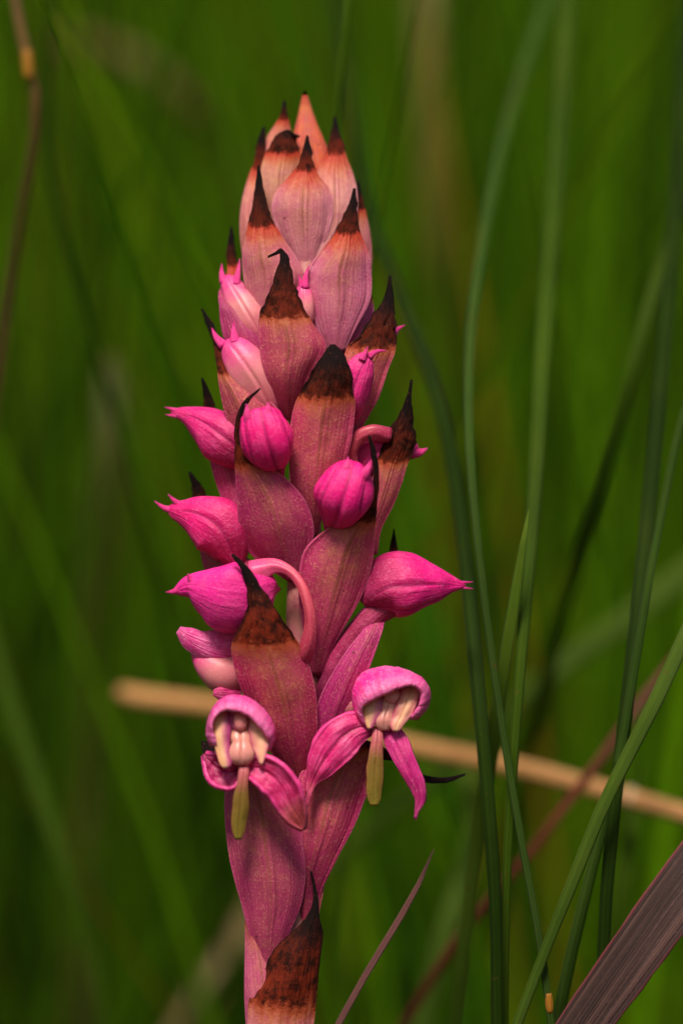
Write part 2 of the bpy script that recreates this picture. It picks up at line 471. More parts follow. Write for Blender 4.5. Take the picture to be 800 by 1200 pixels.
stem_pts = [tuple(plant_base - Vector((0, 0, .01))), tuple(plant_base*.5 + P(331, 1300, 0)*.5 + Vector((.002, 0, -.02)))] + \
    [tuple(P(x, y, d + lean(y))) for x, y, d in [(331, 1200, 0), (335, 1100, 0), (348, 1000, 0), (352, 850, 0), (356, 700, 0), (358, 550, 0), (358, 400, 0), (358, 260, 0), (358, 180, 0)]]
tube('stem', stem_pts, [34, 34, 34, 31, 26, 22, 20, 19, 18, 14, 4], M_STEM, orchid, 20, 60, world=True, rough=.03)

def bract(rows, color, brown, label=None, **k):
    rows = [tuple(r[:6]) + (r[6] + lean(r[3]),) for r in rows]
    o = leaf('bract', rows, M_BRT if rows[-1][3] < 270 else M_BR, orchid, color=color, brown=brown + (.38 if rows[-1][3] < 270 else .08), **k)
    if rows[-1][3] < 270:
        c = o.color; o.color = (min(c[0]*1.22, .85), c[1]*1.5, c[2]*1.45, c[3]*.8)
    else:
        c = o.color; o.color = (c[0]*1.34, c[1]*1.0, c[2]*1.55, c[3]*.85)
    if label: o['label'] = label
    return o

# rows: y, left x, right x, depth, where the midrib lies
# apex
A = bract([rowst(232, 338, 394, 0), rowst(208, 336, 394, -4), rowst(185, 339, 388, -8), rowst(160, 344, 377, -8), rowst(135, 350, 367, -5), rowst(120, 353, 362, -2), rowst(107, 356, 358, 0)],
      (0.60, 0.085, 0.030, 0.5), 7.2, 'pale orange bract at the very tip, without a dark point', cup=80, n=26)
bract([rowst(200, 300, 335, 12), rowst(175, 306, 343, 10), rowst(158, 314, 342, 8), rowst(146, 322, 339, 6), rowst(134, 328, 337, 6), rowst(118, 332, 334, 6)],
      (0.616, 0.163, 0.115, 0.7), 3.1, cup=60, n=24)
bract([rowst(300, 284, 330, 6), rowst(265, 281, 315, 4), rowst(235, 284, 310, 4), rowst(205, 292, 312, 6), rowst(192, 297, 310, 8), rowst(172, 300, 312, 9), rowst(149, 308, 310, 10)],
      (0.581, 0.163, 0.139, 0.6), 3.2, cup=60, tilt=-.2)
bract([rowst(262, 318, 345, -2), rowst(235, 307, 346, -10), rowst(205, 305, 350, -17), rowst(185, 309, 352, -20), rowst(168, 318, 349, -20), rowst(157, 326, 343, -18), (335, 152, 337, 154, 339, 157, -18), (343, 156, 343, 158, 343, 160, -20), (351, 159, 351, 160, 351, 161, -22)],
      (0.581, 0.222, 0.148, 0.8), 3.0, 'tan bract with a red cap and a hair bent to the right', cup=60)
bract([rowst(330, 353, 368, -10), rowst(300, 345, 398, -14), rowst(262, 366, 416, -17), rowst(225, 366, 418, -18), rowst(200, 372, 412, -14), rowst(184, 380, 406, -10), rowst(165, 385, 401, -6), rowst(150, 389, 396, -2), rowst(137, 391, 393, 2)],
      (0.581, 0.192, 0.197, 0.6), 4.9, cup=60, tilt=.15)
bract([rowst(330, 400, 434, 14), rowst(290, 405, 435, 10), rowst(262, 411, 431, 8), rowst(248, 414, 428, 8), rowst(230, 416, 424, 8), rowst(211, 419, 420, 8)],
      (0.510, 0.118, 0.139, 0.7), 2.8, cup=60, tilt=.4, n=22)
bract([rowst(338, 348, 370, -8), rowst(318, 345, 372, -14), rowst(295, 338, 376, -22), rowst(268, 324, 386, -32), rowst(243, 318, 390, -40), rowst(220, 326, 385, -42), rowst(207, 338, 374, -40), rowst(196, 347, 369, -38), rowst(180, 353, 366, -35), rowst(159, 359, 361, -33)],
      (0.546, 0.148, 0.197, 0.95), 6.35, cup=58)
# second whorl
bract([rowst(385, 300, 325, -12, .5), rowst(355, 291, 345, -22, .35), rowst(325, 285, 357, -34, .35), rowst(298, 284, 345, -42, .35), rowst(276, 288, 330, -45, .4), rowst(250, 293, 316, -44), rowst(225, 298, 310, -42), rowst(194, 302, 304, -40)],
      (0.493, 0.111, 0.148, 0.95), 4.05, cup=55, tilt=-.15)
bract([rowst(412, 385, 403, -12), rowst(385, 371, 417, -24, .5), rowst(350, 360, 434, -36, .5), rowst(318, 360, 435, -46, .5), rowst(295, 375, 432, -52, .5), rowst(278, 389, 424, -53), rowst(255, 401, 419, -52), rowst(240, 408, 418, -50), rowst(221, 414, 416, -48)],
      (0.510, 0.104, 0.189, 0.95), 4.85, cup=52, tilt=.1)
bract([rowst(425, 400, 425, 4), rowst(395, 400, 436, 2), rowst(368, 408, 438, 2), rowst(350, 420, 436, 4), rowst(336, 425, 432, 6), rowst(317, 428, 429, 8)],
      (0.510, 0.074, 0.205, 0.5), 2.9, cup=50, tilt=.3, n=22)
# the tall middle-left bract with the curled hair
bract([rowst(492, 332, 342, -18), rowst(468, 323, 353, -34, .45), rowst(440, 311, 364, -48, .45), rowst(405, 304, 382, -58, .44), rowst(372, 304, 362, -66, .5), rowst(352, 310, 353, -68), rowst(333, 318, 347, -68), rowst(312, 326, 341, -67), rowst(300, 328, 338, -66),
       (329, 291, 331, 293, 333, 296, -65), (322, 296, 322, 297.5, 322, 299, -66), (314, 300, 314, 301, 314, 302, -68)],
      (0.370, 0.046, 0.077, 1), 4.0, 'tall bract with a broad rust brown point and a black hair curling left', cup=52, wav=.05)
# upper left small
bract([rowst(418, 275, 318, -8), rowst(395, 262, 312, -16), rowst(375, 258, 300, -18), rowst(358, 257, 278, -16), rowst(345, 256, 266, -6), rowst(330, 262, 272, 12), rowst(318, 266, 279, 18), rowst(298, 265, 276, 20), rowst(266, 270, 272, 20)],
      (0.387, 0.025, 0.119, 0.3), 6.0, cup=50, tilt=-.2)
bract([rowst(535, 282, 318, -10), rowst(505, 270, 335, -28, .3), rowst(482, 263, 327, -32, .3), rowst(460, 258, 306, -32, .3), rowst(440, 255, 280, -28, .3), rowst(424, 253, 263, -20), rowst(402, 250, 257, -8), rowst(384, 243, 252, 0), (236, 362, 236.5, 361.5, 237, 361, 4)],
      (0.387, 0.056, 0.077, 0.9), 4.1, cup=45, tilt=-.25)
# left bract with small round bud in its axil
bract([rowst(682, 338, 356, -22), rowst(650, 294, 363, -36, .60), rowst(620, 281, 368, -50, .52), rowst(590, 278, 359, -58, .48), rowst(560, 276, 334, -62, .42), rowst(541, 275, 309, -64, .4), rowst(524, 275, 294, -64), rowst(505, 275, 284, -64), rowst(490, 277, 284, -66), rowst(472, 284, 291, -68), (303, 457, 304, 456, 305, 455, -72)],
      (0.352, 0.028, 0.091, 1), 4.85, 'bract with a thin black point hooked round a round bud', cup=48, tilt=-.1)
# middle
bract([rowst(630, 364, 370, -18), rowst(600, 352, 381, -34), rowst(570, 342, 398, -46), rowst(540, 339, 406, -54), rowst(500, 340, 414, -62, .5), rowst(470, 347, 416, -68, .5), rowst(456, 354, 414, -70), rowst(441, 362, 413, -71), rowst(425, 371, 408, -70), rowst(413, 380, 402, -68), rowst(404, 387, 392, -66)],
      (0.405, 0.053, 0.084, 1), 5.4, 'broad upright bract with a blunt dark brown cap', cup=55, wav=.05, crk=.5)
bract([rowst(535, 383, 408, -8), rowst(500, 390, 425, -14), rowst(465, 398, 444, -18), rowst(432, 404, 455, -22), rowst(411, 405, 463, -24, .6), rowst(395, 417, 465, -25), rowst(375, 432, 465, -24), rowst(350, 449, 461, -22), rowst(323, 456, 458, -20)],
      (0.422, 0.068, 0.084, 1), 4.2, cup=42, tilt=.15)
bract([rowst(650, 412, 442, -4), rowst(620, 422, 447, -10), rowst(590, 429, 462, -16), rowst(562, 436, 472, -22), rowst(545, 441, 477, -24), rowst(525, 446, 486, -25), rowst(505, 456, 485, -25), rowst(480, 470, 483, -24), rowst(462, 477, 482, -23), rowst(445, 481, 483, -22)],
      (0.405, 0.068, 0.084, 1), 4.2, cup=45, tilt=.15)
# right-centre bract with bud
bract([rowst(792, 366, 376, -18, .5), rowst(765, 359, 387, -26, .55), rowst(738, 355, 402, -36, .55), rowst(700, 350, 423, -46, .55), rowst(670, 350, 434, -54, .58), rowst(640, 360, 438, -60, .62), rowst(620, 383, 439, -64, .65), rowst(604, 407, 441, -66, .7), rowst(588, 424, 442, -68, .7), rowst(570, 435, 443.5, -70), rowst(548, 437, 443.5, -72), rowst(527, 434, 440, -74), (431.5, 511, 432, 510, 432.5, 510, -76)],
      (0.370, 0.028, 0.084, 1), 6.6, 'bract with a long black point rising beside a round bud', cup=45, tilt=.05)
# lower left front
bract([rowst(918, 345, 362, -20), rowst(890, 322, 369, -36, .5), rowst(860, 307, 372, -50, .5), rowst(820, 288, 371, -62, .52), rowst(780, 274, 362, -74, .52), rowst(752, 272, 349, -82, .52), rowst(738, 278, 341, -84, .5), rowst(720, 287, 328, -84), rowst(700, 290, 316, -83), rowst(682, 287, 302, -82), rowst(665, 281, 291, -82), (271, 651, 272, 650, 273, 649, -82)],
      (0.317, 0.022, 0.059, 1), 5.0, 'large front bract with a dark crumpled point over the upper left flower', cup=58, wav=.06)
# right one carrying the big pink bud
bract([rowst(885, 366, 378, -20), rowst(850, 368, 404, -32), rowst(820, 374, 420, -40), rowst(790, 389, 430, -44), rowst(760, 408, 441, -42), rowst(735, 427, 449, -34), rowst(712, 438, 453, -8), rowst(690, 447, 462, 14), rowst(660, 453, 466, 26), rowst(640, 457, 465, 28), rowst(620, 461, 462, 28)],
      (0.370, 0.019, 0.112, 0.3), 8.0, cup=40, tilt=.1)
# behind the two left buds
bract([rowst(612, 270, 300, 2), rowst(585, 260, 290, 4), rowst(560, 251, 285, 6), rowst(540, 246, 278, 8), rowst(515, 243, 268, 20), rowst(490, 240, 256, 30), rowst(470, 239, 250, 30), rowst(443, 236, 238, 28)],
      (0.352, 0.022, 0.098, 0.3), 4.5, cup=45, tilt=-.3)
bract([rowst(700, 265, 300, 0), rowst(668, 240, 276, 4), rowst(645, 234, 268, 12), rowst(615, 228, 256, 28), rowst(590, 225, 245, 36), rowst(575, 225, 240, 36), rowst(553, 221, 223, 34)],
      (0.299, 0.037, 0.049, 0.9), 3.6, cup=45, tilt=-.3)
# bottom pair
bract([rowst(1160, 306, 322, -30), rowst(1125, 299, 331, -36), rowst(1092, 291, 340, -44, .5), rowst(1060, 283, 353, -50, .5), rowst(1028, 274, 358, -56, .5), rowst(990, 266, 355, -58, .5), rowst(950, 263, 349, -58, .5), rowst(920, 262, 332, -54), rowst(902, 255, 308, -44), rowst(888, 243, 275, -32), rowst(878, 238, 258, -22), (236, 868, 240, 869, 246, 870, -14)],
      (0.370, 0.043, 0.098, 1), 8.6, 'lowest left bract bulging under the left flower', cup=58, wav=.05)
bract([rowst(1085, 350, 368, -24), rowst(1045, 338, 377, -30), rowst(1010, 338, 393, -36, .5), rowst(970, 340, 414, -40, .5), rowst(930, 345, 430, -42, .5), rowst(900, 356, 438, -42, .55), rowst(880, 385, 443, -40, .6), (415, 866, 432, 872, 452, 880, -36), (440, 872, 444, 880, 450, 890, -30), (457, 882, 462, 887, 466, 893, -20), (478, 899, 479, 904, 481, 909, -8), (500, 909, 500, 913, 500, 917, 0), (524, 911, 524, 914, 524, 917, 4), (545, 906, 545, 907, 545, 908, 6)],
      (0.334, 0.015, 0.070, 0.9), 6.4, 'lowest right bract with a black point swept out to the right', cup=50, wav=.05)
# sheath behind left and sheath with the black point
sh1 = bract([rowst(1420, 292, 372, -36), rowst(1300, 291, 372, -38), rowst(1215, 289, 358, -38), rowst(1170, 287, 335, -38), rowst(1120, 287, 320, -36), rowst(1085, 287, 305, -34), rowst(1068, 287, 290, -32)],
      (0.493, 0.104, 0.164, 0.8), 7.5, 'pale pink edge of a sheath at the foot of the spike', cup=70)
sh1.name = 'sheath'
sh2 = bract([rowst(1430, 288, 374, -40), rowst(1330, 288, 374, -44), rowst(1240, 289, 370, -48), rowst(1205, 290, 367, -50), (291, 1180, 330, 1186, 369, 1190, -51), (296, 1163, 338, 1160, 373, 1150, -53), (308, 1143, 344, 1138, 375, 1128, -53), (322, 1112, 352, 1110, 378, 1103, -52), (338, 1096, 358, 1094, 379, 1092, -50), (355, 1080, 365, 1077, 374, 1075, -48), (366, 1062, 369.5, 1060, 373, 1058, -46), (367, 1040, 368.5, 1040, 370, 1040, -44), (363.5, 1021, 364, 1021, 364.5, 1021, -42)],
      (0.581, 0.222, 0.180, 0.9), 4.35, 'dried dark brown sheath wrapped round the foot of the spike', cup=66, wav=.05, n=50, crk=.25)
sh2.name = 'sheath'
bract([rowst(1110, 352, 372, -16), rowst(1070, 355, 374, -22), rowst(1045, 360, 379, -24), rowst(1030, 368, 380, -24), rowst(1018, 377, 381, -24)],
      (0.484, 0.104, 0.082, 0.9), 8.5, cup=45, n=16)

HOT = (.80, .010, .22, .8)
HOTD = (.62, .018, .16, .9)
def bud(pts, radii, horns=(), mat=None, color=HOT, grooves=((math.pi*1.5, .12, .10), (math.pi, .10, .12), (.6, .12, .1), (math.pi*.5, .12, .1)), flat=.95, label=None, n=30, rough=.10):
    dz = lambda p: (p[0], p[1], p[2] + lean(p[1]))
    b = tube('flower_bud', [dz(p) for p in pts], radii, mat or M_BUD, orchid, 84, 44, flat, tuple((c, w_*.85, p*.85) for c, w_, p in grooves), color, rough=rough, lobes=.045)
    if label: b['label'] = label
    for h in horns:
        a, c, r = h[0], h[1], h[2]
        m = h[3] if len(h) > 3 else tuple((p+q)/2 for p, q in zip(a, c))
        tube('horn', [dz(a), dz(m), dz(c)], [r, r*.55, .5], M_BUD, b, 10, 10, 1, None, (.80, .03, .25, 0))
    return b

# left profile buds
bud([(300, 545, -8), (284, 530, -4), (262, 512, 2), (240, 497, 8), (219, 487, 12), (204, 483, 14), (200, 482, 14)], [6, 24, 30, 22, 11, 4, 1],
    [((210, 482, 12), (193, 477, 14), 4), ((211, 488, 12), (194, 486, 13), 4)], color=(.72, .014, .19, .9))
bud([(278, 662, -14), (272, 645, -12), (258, 620, -10), (236, 606, -6), (214, 600, -2), (200, 597, 0), (196, 596, 0)], [10, 24, 35, 28, 15, 7, 2],
    [((206, 599, 0), (181, 587, -3), 6, (192, 595, -2)), ((216, 594, -4), (197, 579, -8), 6, (206, 588, -7))], color=(.80, .010, .19, .9))
tube('pedicel', [(262, 660, 0), (285, 668, -6), (320, 700, -6)], [14, 15, 14], M_BUD, orchid, 14, 10, color=(.40, .02, .09, 1))
# big pink flower at the left with the arched spur
fl = bud([(322, 690, -30), (312, 690, -36), (294, 697, -42), (268, 698, -46), (243, 692, -42), (222, 688, -36), (208, 692, -34), (203, 693, -34)], [8, 24, 36, 42, 28, 14, 6, 2],
    [((214, 689, -36), (194, 694, -34), 7, (205, 693, -35)), ((224, 680, -46), (220, 672, -50), 5)], color=(.86, .022, .30, .35), flat=.85, grooves=((math.pi*1.5, .10, .08), (math.pi*.62+math.pi, .10, .1)))
tube('spur', [(296, 672, -46), (308, 668, -48), (322, 664, -50), (338, 669, -54), (351, 683, -60), (360, 705, -66), (364, 732, -66), (360, 760, -60), (352, 782, -40)], [14, 12, 8.5, 6.2, 5.8, 6.2, 7.2, 9, 9], M_SPUR, fl, 36, 40, grooves=((math.pi+.5, .30, .16), (math.pi-.8, .2, .08)), rough=.22)
# right profile bud
bud([(425, 708, -22), (434, 700, -22), (451, 689, -22), (476, 686, -20), (505, 685, -14), (528, 685, -8), (541, 686, -6), (545, 686, -5)], [6, 20, 34, 37, 25, 11, 4, 1],
    [((534, 683, -7), (554, 682, -4), 3), ((534, 688, -7), (554, 690, -5), 3)], color=(.84, .010, .23, .9), label='large glossy pink bud pointing right', grooves=((math.pi*1.5+.35, .09, .09), (math.pi*1.5-.7, .10, .09), (math.pi, .1, .1), (.6, .1, .1)))
tube('pedicel', [(466, 706, -14), (444, 716, -18), (422, 738, -18), (400, 768, -14), (382, 806, -6), (370, 860, 6)], [15, 15, 15, 15, 13, 10], M_BUD, orchid, 16, 16, color=(.40, .025, .11, 1))
# round buds facing the viewer
bud([(328, 560, -40), (324, 546, -46), (318, 530, -62), (312, 511, -72), (309, 497, -70), (307, 487, -64), (306, 484, -62)], [5, 12, 26, 30.5, 27, 17, 4],
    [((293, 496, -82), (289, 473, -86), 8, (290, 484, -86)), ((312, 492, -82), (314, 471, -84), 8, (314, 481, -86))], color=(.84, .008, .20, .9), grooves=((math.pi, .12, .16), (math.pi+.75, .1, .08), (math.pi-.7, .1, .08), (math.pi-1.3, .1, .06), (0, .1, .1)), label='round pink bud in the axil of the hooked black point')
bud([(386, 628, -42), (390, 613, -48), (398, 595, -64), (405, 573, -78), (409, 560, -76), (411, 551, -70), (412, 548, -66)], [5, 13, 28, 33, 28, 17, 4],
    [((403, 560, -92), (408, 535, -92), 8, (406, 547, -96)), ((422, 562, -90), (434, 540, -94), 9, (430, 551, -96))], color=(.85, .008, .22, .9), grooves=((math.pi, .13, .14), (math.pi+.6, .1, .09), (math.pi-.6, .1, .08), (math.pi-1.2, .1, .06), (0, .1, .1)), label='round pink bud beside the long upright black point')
# pale upper buds
bud([(310, 405, 0), (302, 388, -4), (288, 364, -6), (275, 342, -4), (268, 328, 0), (266, 323, 2)], [8, 17, 20, 15, 9, 2],
    [((263, 332, -4), (260, 309, -4), 6, (260, 321, -4)), ((276, 335, -12), (281, 303, -10), 6, (279, 320, -12))], M_PALE)
bud([(322, 492, -10), (313, 470, -14), (300, 445, -18), (283, 420, -18), (270, 404, -14), (266, 399, -12)], [8, 20, 25, 22, 12, 3],
    [((263, 406, -16), (248, 384, -10), 7, (254, 396, -14)), ((276, 402, -28), (274, 377, -28), 7, (274, 390, -29))], M_PALE)
bud([(404, 500, -24), (410, 475, -32), (416, 450, -40), (423, 430, -44), (430, 418, -44), (433, 414, -44)], [8, 18, 20, 16, 8, 2],
    [((424, 422, -56), (431, 406, -60), 5), ((432, 418, -50), (453, 411, -52), 5, (441, 412, -52))], color=(.76, .02, .22, .8))
bud([(356, 392, -22), (356, 372, -28), (356, 352, -34), (355, 335, -36), (354, 330, -36)], [6, 12, 12, 6, 2],
    [((354, 338, -40), (350, 322, -42), 4), ((357, 338, -40), (362, 311, -44), 6, (358, 325, -43))], M_PALE)
# spike of a bud hidden behind the right upper bract
bud([(430, 420, -6), (442, 402, -4), (455, 392, -2), (464, 387, 0), (467, 385, 0)], [8, 12, 9, 4, 1], [((461, 388, 0), (474, 381, 2), 4)], color=(.78, .03, .24, .8))
# flower half hidden behind the right bract: rim of the hood and its horn
f5 = bud([(418, 562, 0), (428, 545, -2), (446, 526, 0), (466, 521, 4), (484, 528, 8), (491, 531, 10)], [8, 18, 22, 18, 10, 3],
    [((482, 530, 6), (501, 525, 8), 9, (492, 530, 7))], color=(.76, .03, .22, .4))
tube('spur', [(424, 560, -14), (413, 545, -22), (411, 528, -28), (420, 513, -32), (436, 507, -32), (456, 510, -26)], [6, 7, 8, 8, 9, 9], M_SPUR, f5, 24, 24, rough=.25)
# half open flower at the left, pale throat below a pink hood
f6 = tube('flower', [(290, 792, 4), (280, 788, -4), (264, 788, -12), (246, 778, -14), (232, 765, -12), (224, 757, -8)], [18, 24, 26, 20, 10, 2], M_PALE, orchid, 28, 24, .9, ((math.pi*1.2, .2, .1),))
f6['label'] = 'half open flower with a pale throat under a pink hood'
leaf('hood', perp([(288, 760, 22, 22, -14), (268, 760, 24, 24, -26), (250, 757, 21, 19, -32), (234, 751, 17, 12, -32), (220, 745, 12, 9, -28), (210, 738, 4, 3, -24)]), M_HOOD, f6, cup=70, color=(.72, .04, .26, 0), keel=0, thick=5)
leaf('petal', perp([(282, 815, 8, 8, -20), (270, 814, 10, 11, -26), (260, 813, 9, 10, -30), (250, 812, 3, 4, -30)]), M_SEP, f6, cup=60, color=(.60, .03, .18, 0), keel=0)

# ---- the two open flowers at the front
def open_flower(hood_args, hcol, parts, label):
    h = dome('flower', *hood_args, M_HOOD, orchid, color=hcol)
    h['label'] = label
    for p in parts: p(h)
    return h

D1 = -104
rim1 = [(255, 873, D1), (250, 858, D1-6), (252, 841, D1-10), (263, 833, D1-12), (278, 834, D1-12), (291, 839, D1-12), (303, 851, D1-10), (312, 863, D1-6), (317, 872, D1+2), (309, 880, D1+6)]
sil1 = [(247, 873, D1+16), (243, 860, D1+18), (247, 836, D1+20), (258, 821, D1+20), (270, 815, D1+20), (288, 817, D1+20), (306, 828, D1+20), (317, 843, D1+20), (322, 860, D1+22), (315, 880, D1+22)]
open_flower((rim1, sil1, (285, 875, -52)), (.85, .035, .30, 0), [
    lambda h: leaf('petal', [rowst(832, 254, 268, D1+14), rowst(842, 250, 270, D1+5), rowst(856, 250, 270, D1+1), rowst(872, 252, 269, D1), rowst(886, 255, 271, D1-2), rowst(895, 258, 271, D1-3), rowst(900, 262, 268, D1-3)], M_CREAM, h, cup=30, wav=.10, keel=0, thick=2.6, n=20, flange=0),
    lambda h: leaf('petal', [rowst(834, 288, 304, D1+14), rowst(846, 290, 311, D1+5), rowst(860, 292, 315, D1+2), rowst(874, 295, 314, D1), rowst(884, 300, 311, D1-2), rowst(896, 305, 307, D1-3)], M_CREAMR, h, cup=30, wav=.10, keel=0, thick=2.6, n=20, flange=0),
    lambda h: tube('anther_cap', [(281, 834, D1+10), (281, 838, D1+3), (282, 846, D1), (283, 853, D1+1), (284, 857, D1+5)], [3, 6.5, 7.6, 6, 2], M_CAP, h, 18, 16, .35),
    lambda h: tube('anther_cap', [(272, 833, D1+12), (272, 842, D1+8), (275, 852, D1+6), (280, 860, D1+6)], [2, 3, 3, 1.5], M_HOOD, h, 10, 12, color=(.62, .04, .12, 0)),
    lambda h: leaf('column', [rowst(848, 277, 289, D1+12), rowst(856, 272, 293, D1+6), rowst(864, 269, 295, D1+2), rowst(870, 273, 292, D1), rowst(876, 271, 294, D1-3), rowst(884, 268, 297, D1-5), rowst(890, 270, 295, D1-4), rowst(895, 276, 290, D1)], M_COLUMN, h, cup=48, keel=-.20, thick=4, n=24, flange=0, wav=.05),
    lambda h: leaf('lip', [rowst(892, 281, 291, D1+10), rowst(904, 280, 291, D1+2), rowst(918, 278, 290, D1), rowst(932, 274, 291, D1+2), rowst(948, 272, 292, D1+6), rowst(962, 271, 289, D1+10), rowst(974, 273, 286, D1+13), rowst(983, 277, 281, D1+15)], M_LIP, h, cup=55, keel=-.08, thick=6, n=30),
    lambda h: leaf('sepal', perp([(288, 898, 10, 12, D1+12), (302, 899, 15, 18, D1+8), (318, 908, 18, 21, D1+4), (331, 924, 19, 19, D1+4), (343, 945, 15, 17, D1+8), (352, 962, 8, 12, D1+14), (357, 972, 1, 4, D1+18)]), M_SEP, h, cup=-42, keel=-.16, wav=.14, thick=5, color=(.56, .018, .13, .45), n=36),
    lambda h: leaf('sepal', perp([(282, 900, 10, 8, D1+20), (270, 905, 20, 14, D1+20), (257, 901, 20, 16, D1+22), (247, 893, 11, 14, D1+24), (239, 884, 2, 3, D1+28)]), M_SEP, h, cup=-45, keel=-.2, wav=.2, thick=5, color=(.38, .012, .10, 0), n=30),
], 'open flower on the left with an olive lip hanging in front of the lowest bract')
tube('pedicel', [(285, 880, -52), (292, 905, -40), (305, 950, -20), (320, 1000, -10)], [16, 17, 16, 12], M_BUD, orchid, 14, 14, color=(.36, .03, .09, 1))

D2 = -70
rim2 = [(430, 851, D2+2), (424, 838, D2-4), (425, 827, D2-10), (437, 820, D2-14), (452, 813, D2-16), (470, 806, D2-16), (484, 804, D2-14), (492, 811, D2-10), (491, 824, D2-6), (484, 836, D2-2), (478, 842, D2+4)]
sil2 = [(418, 838, D2+16), (414, 824, D2+18), (415, 806, D2+18), (423, 791, D2+18), (440, 783, D2+18), (462, 782, D2+18), (482, 788, D2+16), (496, 796, D2+16), (503, 810, D2+16), (501, 828, D2+14), (488, 843, D2+14)]
open_flower((rim2, sil2, (425, 835, -24)), (.86, .022, .28, 0), [
    lambda h: leaf('petal', [rowst(812, 438, 456, D2+12), rowst(822, 426, 453, D2+4), rowst(833, 424, 449, D2), rowst(843, 427, 442, D2-1), rowst(854, 431, 435, D2-1)], M_CREAM, h, cup=20, keel=0, thick=2.6, n=20, flange=0),
    lambda h: leaf('petal', [rowst(804, 472, 492, D2+12), rowst(814, 467, 491, D2+4), rowst(827, 463, 487, D2), rowst(840, 459, 480, D2-2), rowst(850, 457, 472, D2-3), rowst(857, 461, 466, D2-3)], M_CREAMR, h, cup=30, wav=.10, keel=-.12, thick=2.6, n=22, flange=0),
    lambda h: tube('anther_cap', [(460, 805, D2+12), (459, 812, D2+2), (457, 819, D2), (455, 826, D2+6)], [4, 9, 8, 2], M_CAP, h, 18, 14, .35, color=(1, 1, 1, 0)),
    lambda h: leaf('column', [rowst(811, 452, 466, D2+12), rowst(820, 447, 466, D2+5), rowst(829, 446, 463, D2+2), rowst(836, 443, 461, D2), rowst(844, 440, 460, D2-2), rowst(850, 441, 459, D2-1), rowst(855, 446, 455, D2+2)], M_COLUMN, h, cup=48, keel=-.20, thick=4, n=24, flange=0, wav=.05),
    lambda h: leaf('lip', [rowst(852, 437, 447, D2+8), rowst(865, 436, 448, D2+2), rowst(880, 433, 448, D2), rowst(896, 430, 449, D2+2), rowst(912, 429, 449, D2+5), rowst(926, 429, 447, D2+8), rowst(938, 432, 445, D2+11), rowst(944, 436, 441, D2+12)], M_LIP, h, cup=55, keel=-.08, thick=6, n=30),
    lambda h: leaf('sepal', perp([(434, 850, 12, 12, D2+12), (418, 853, 19, 20, D2+4), (402, 863, 25, 24, D2-2), (388, 880, 23, 24, D2-2), (375, 900, 16, 17, D2+2), (366, 917, 6, 7, D2+8), (362, 930, 3.2, 3.2, D2+6), (358, 948, 1, 1, D2+6)]), M_SEP, h, cup=35, keel=-.12, wav=.10, thick=5, color=(.66, .018, .17, .25), n=38),
    lambda h: leaf('sepal', perp([(455, 852, 10, 10, D2+12), (463, 868, 14, 13, D2+6), (471, 886, 13, 12, D2+2), (482, 908, 11, 10, D2+2), (491, 926, 8, 9, D2+4), (492, 938, 6, 6, D2+6), (488, 950, 2, 2, D2+8), (486, 960, .4, .4, D2+9)]), M_SEP, h, cup=48, keel=-.15, wav=.08, thick=5, color=(.58, .016, .20, 0), n=36),
], 'open flower on the right with an olive lip and two pink sepals spread below')
tube('pedicel', [(430, 828, -30), (412, 828, -24), (400, 842, -16), (390, 870, -8), (378, 920, 0), (365, 980, 4)], [12, 14, 13, 12, 12, 10], M_STEM, orchid, 14, 18)

# ------------------------------------------------------------------ grasses one can tell apart
G_DARK = mat_grass('dark_green_stem', (.017, .040, .003), (.026, .056, .004), 40, ribs=.3, gl=(.05, .10, .008), spec=.08)
G_BLUE = mat_grass('blue_green_stem', (.042, .100, .008), (.060, .130, .010), 40, ribs=.6, gl=(.14, .20, .06), spec=.12)
G_LIGHT = mat_grass('light_green_stem', (.070, .135, .010), (.105, .18, .016), 40, ribs=.55, gl=(.20, .27, .05), spec=.12)
G_MID = mat_grass('mid_green_blade', (.040, .085, .004), (.060, .115, .006), 30, spec=.08, gl=(.09,.16,.012))
G_OLIVE = mat_grass('olive_blade', (.085, .095, .012), (.12, .12, .018), 30, gl=(.2, .2, .06))
G_TAN = mat_grass('dry_stalk', (.46, .20, .06), (.56, .27, .09), 20, rough=.7, spec=.2, trans=0, gl=(.6, .42, .25))
G_RED = mat_grass('red_brown_stem', (.14, .024, .008), (.19, .040, .012), 20, trans=.1, gl=(.2, .08, .05))
G_BROWN = mat_grass('brown_stem', (.14, .075, .025), (.20, .11, .03), 20, trans=.1, gl=(.3, .18, .08))
G_PURP = mat_grass('purple_blade_tip', (.17, .055, .055), (.24, .09, .08), 26, trans=.1, gl=(.40, .22, .18))
G_AMBER = mat_grass('amber_node', (.34, .12, .008), (.40, .17, .010), 10, trans=.1, gl=(.7, .4, .1))

def to_ground(pts, radii, foot=None):
    """carry a path given from top to bottom on down to the ground"""
    a, b = P(*pts[-2]), P(*pts[-1])
    d = (b - a).normalized()
    run = [tuple(P(*p)) for p in pts]
    z = b.z; k = .06
    q = Vector(b)
    while q.z > 0.03:
        d = (d*.75 + Vector((0, 0, -1))*.25).normalized(); q = q + d*.06
        run.append(tuple(q)); radii = radii + [radii[-1]]
    run.append((q.x, q.y, -.01)); radii = radii + [radii[-1]]
    return run[::-1], radii[::-1]

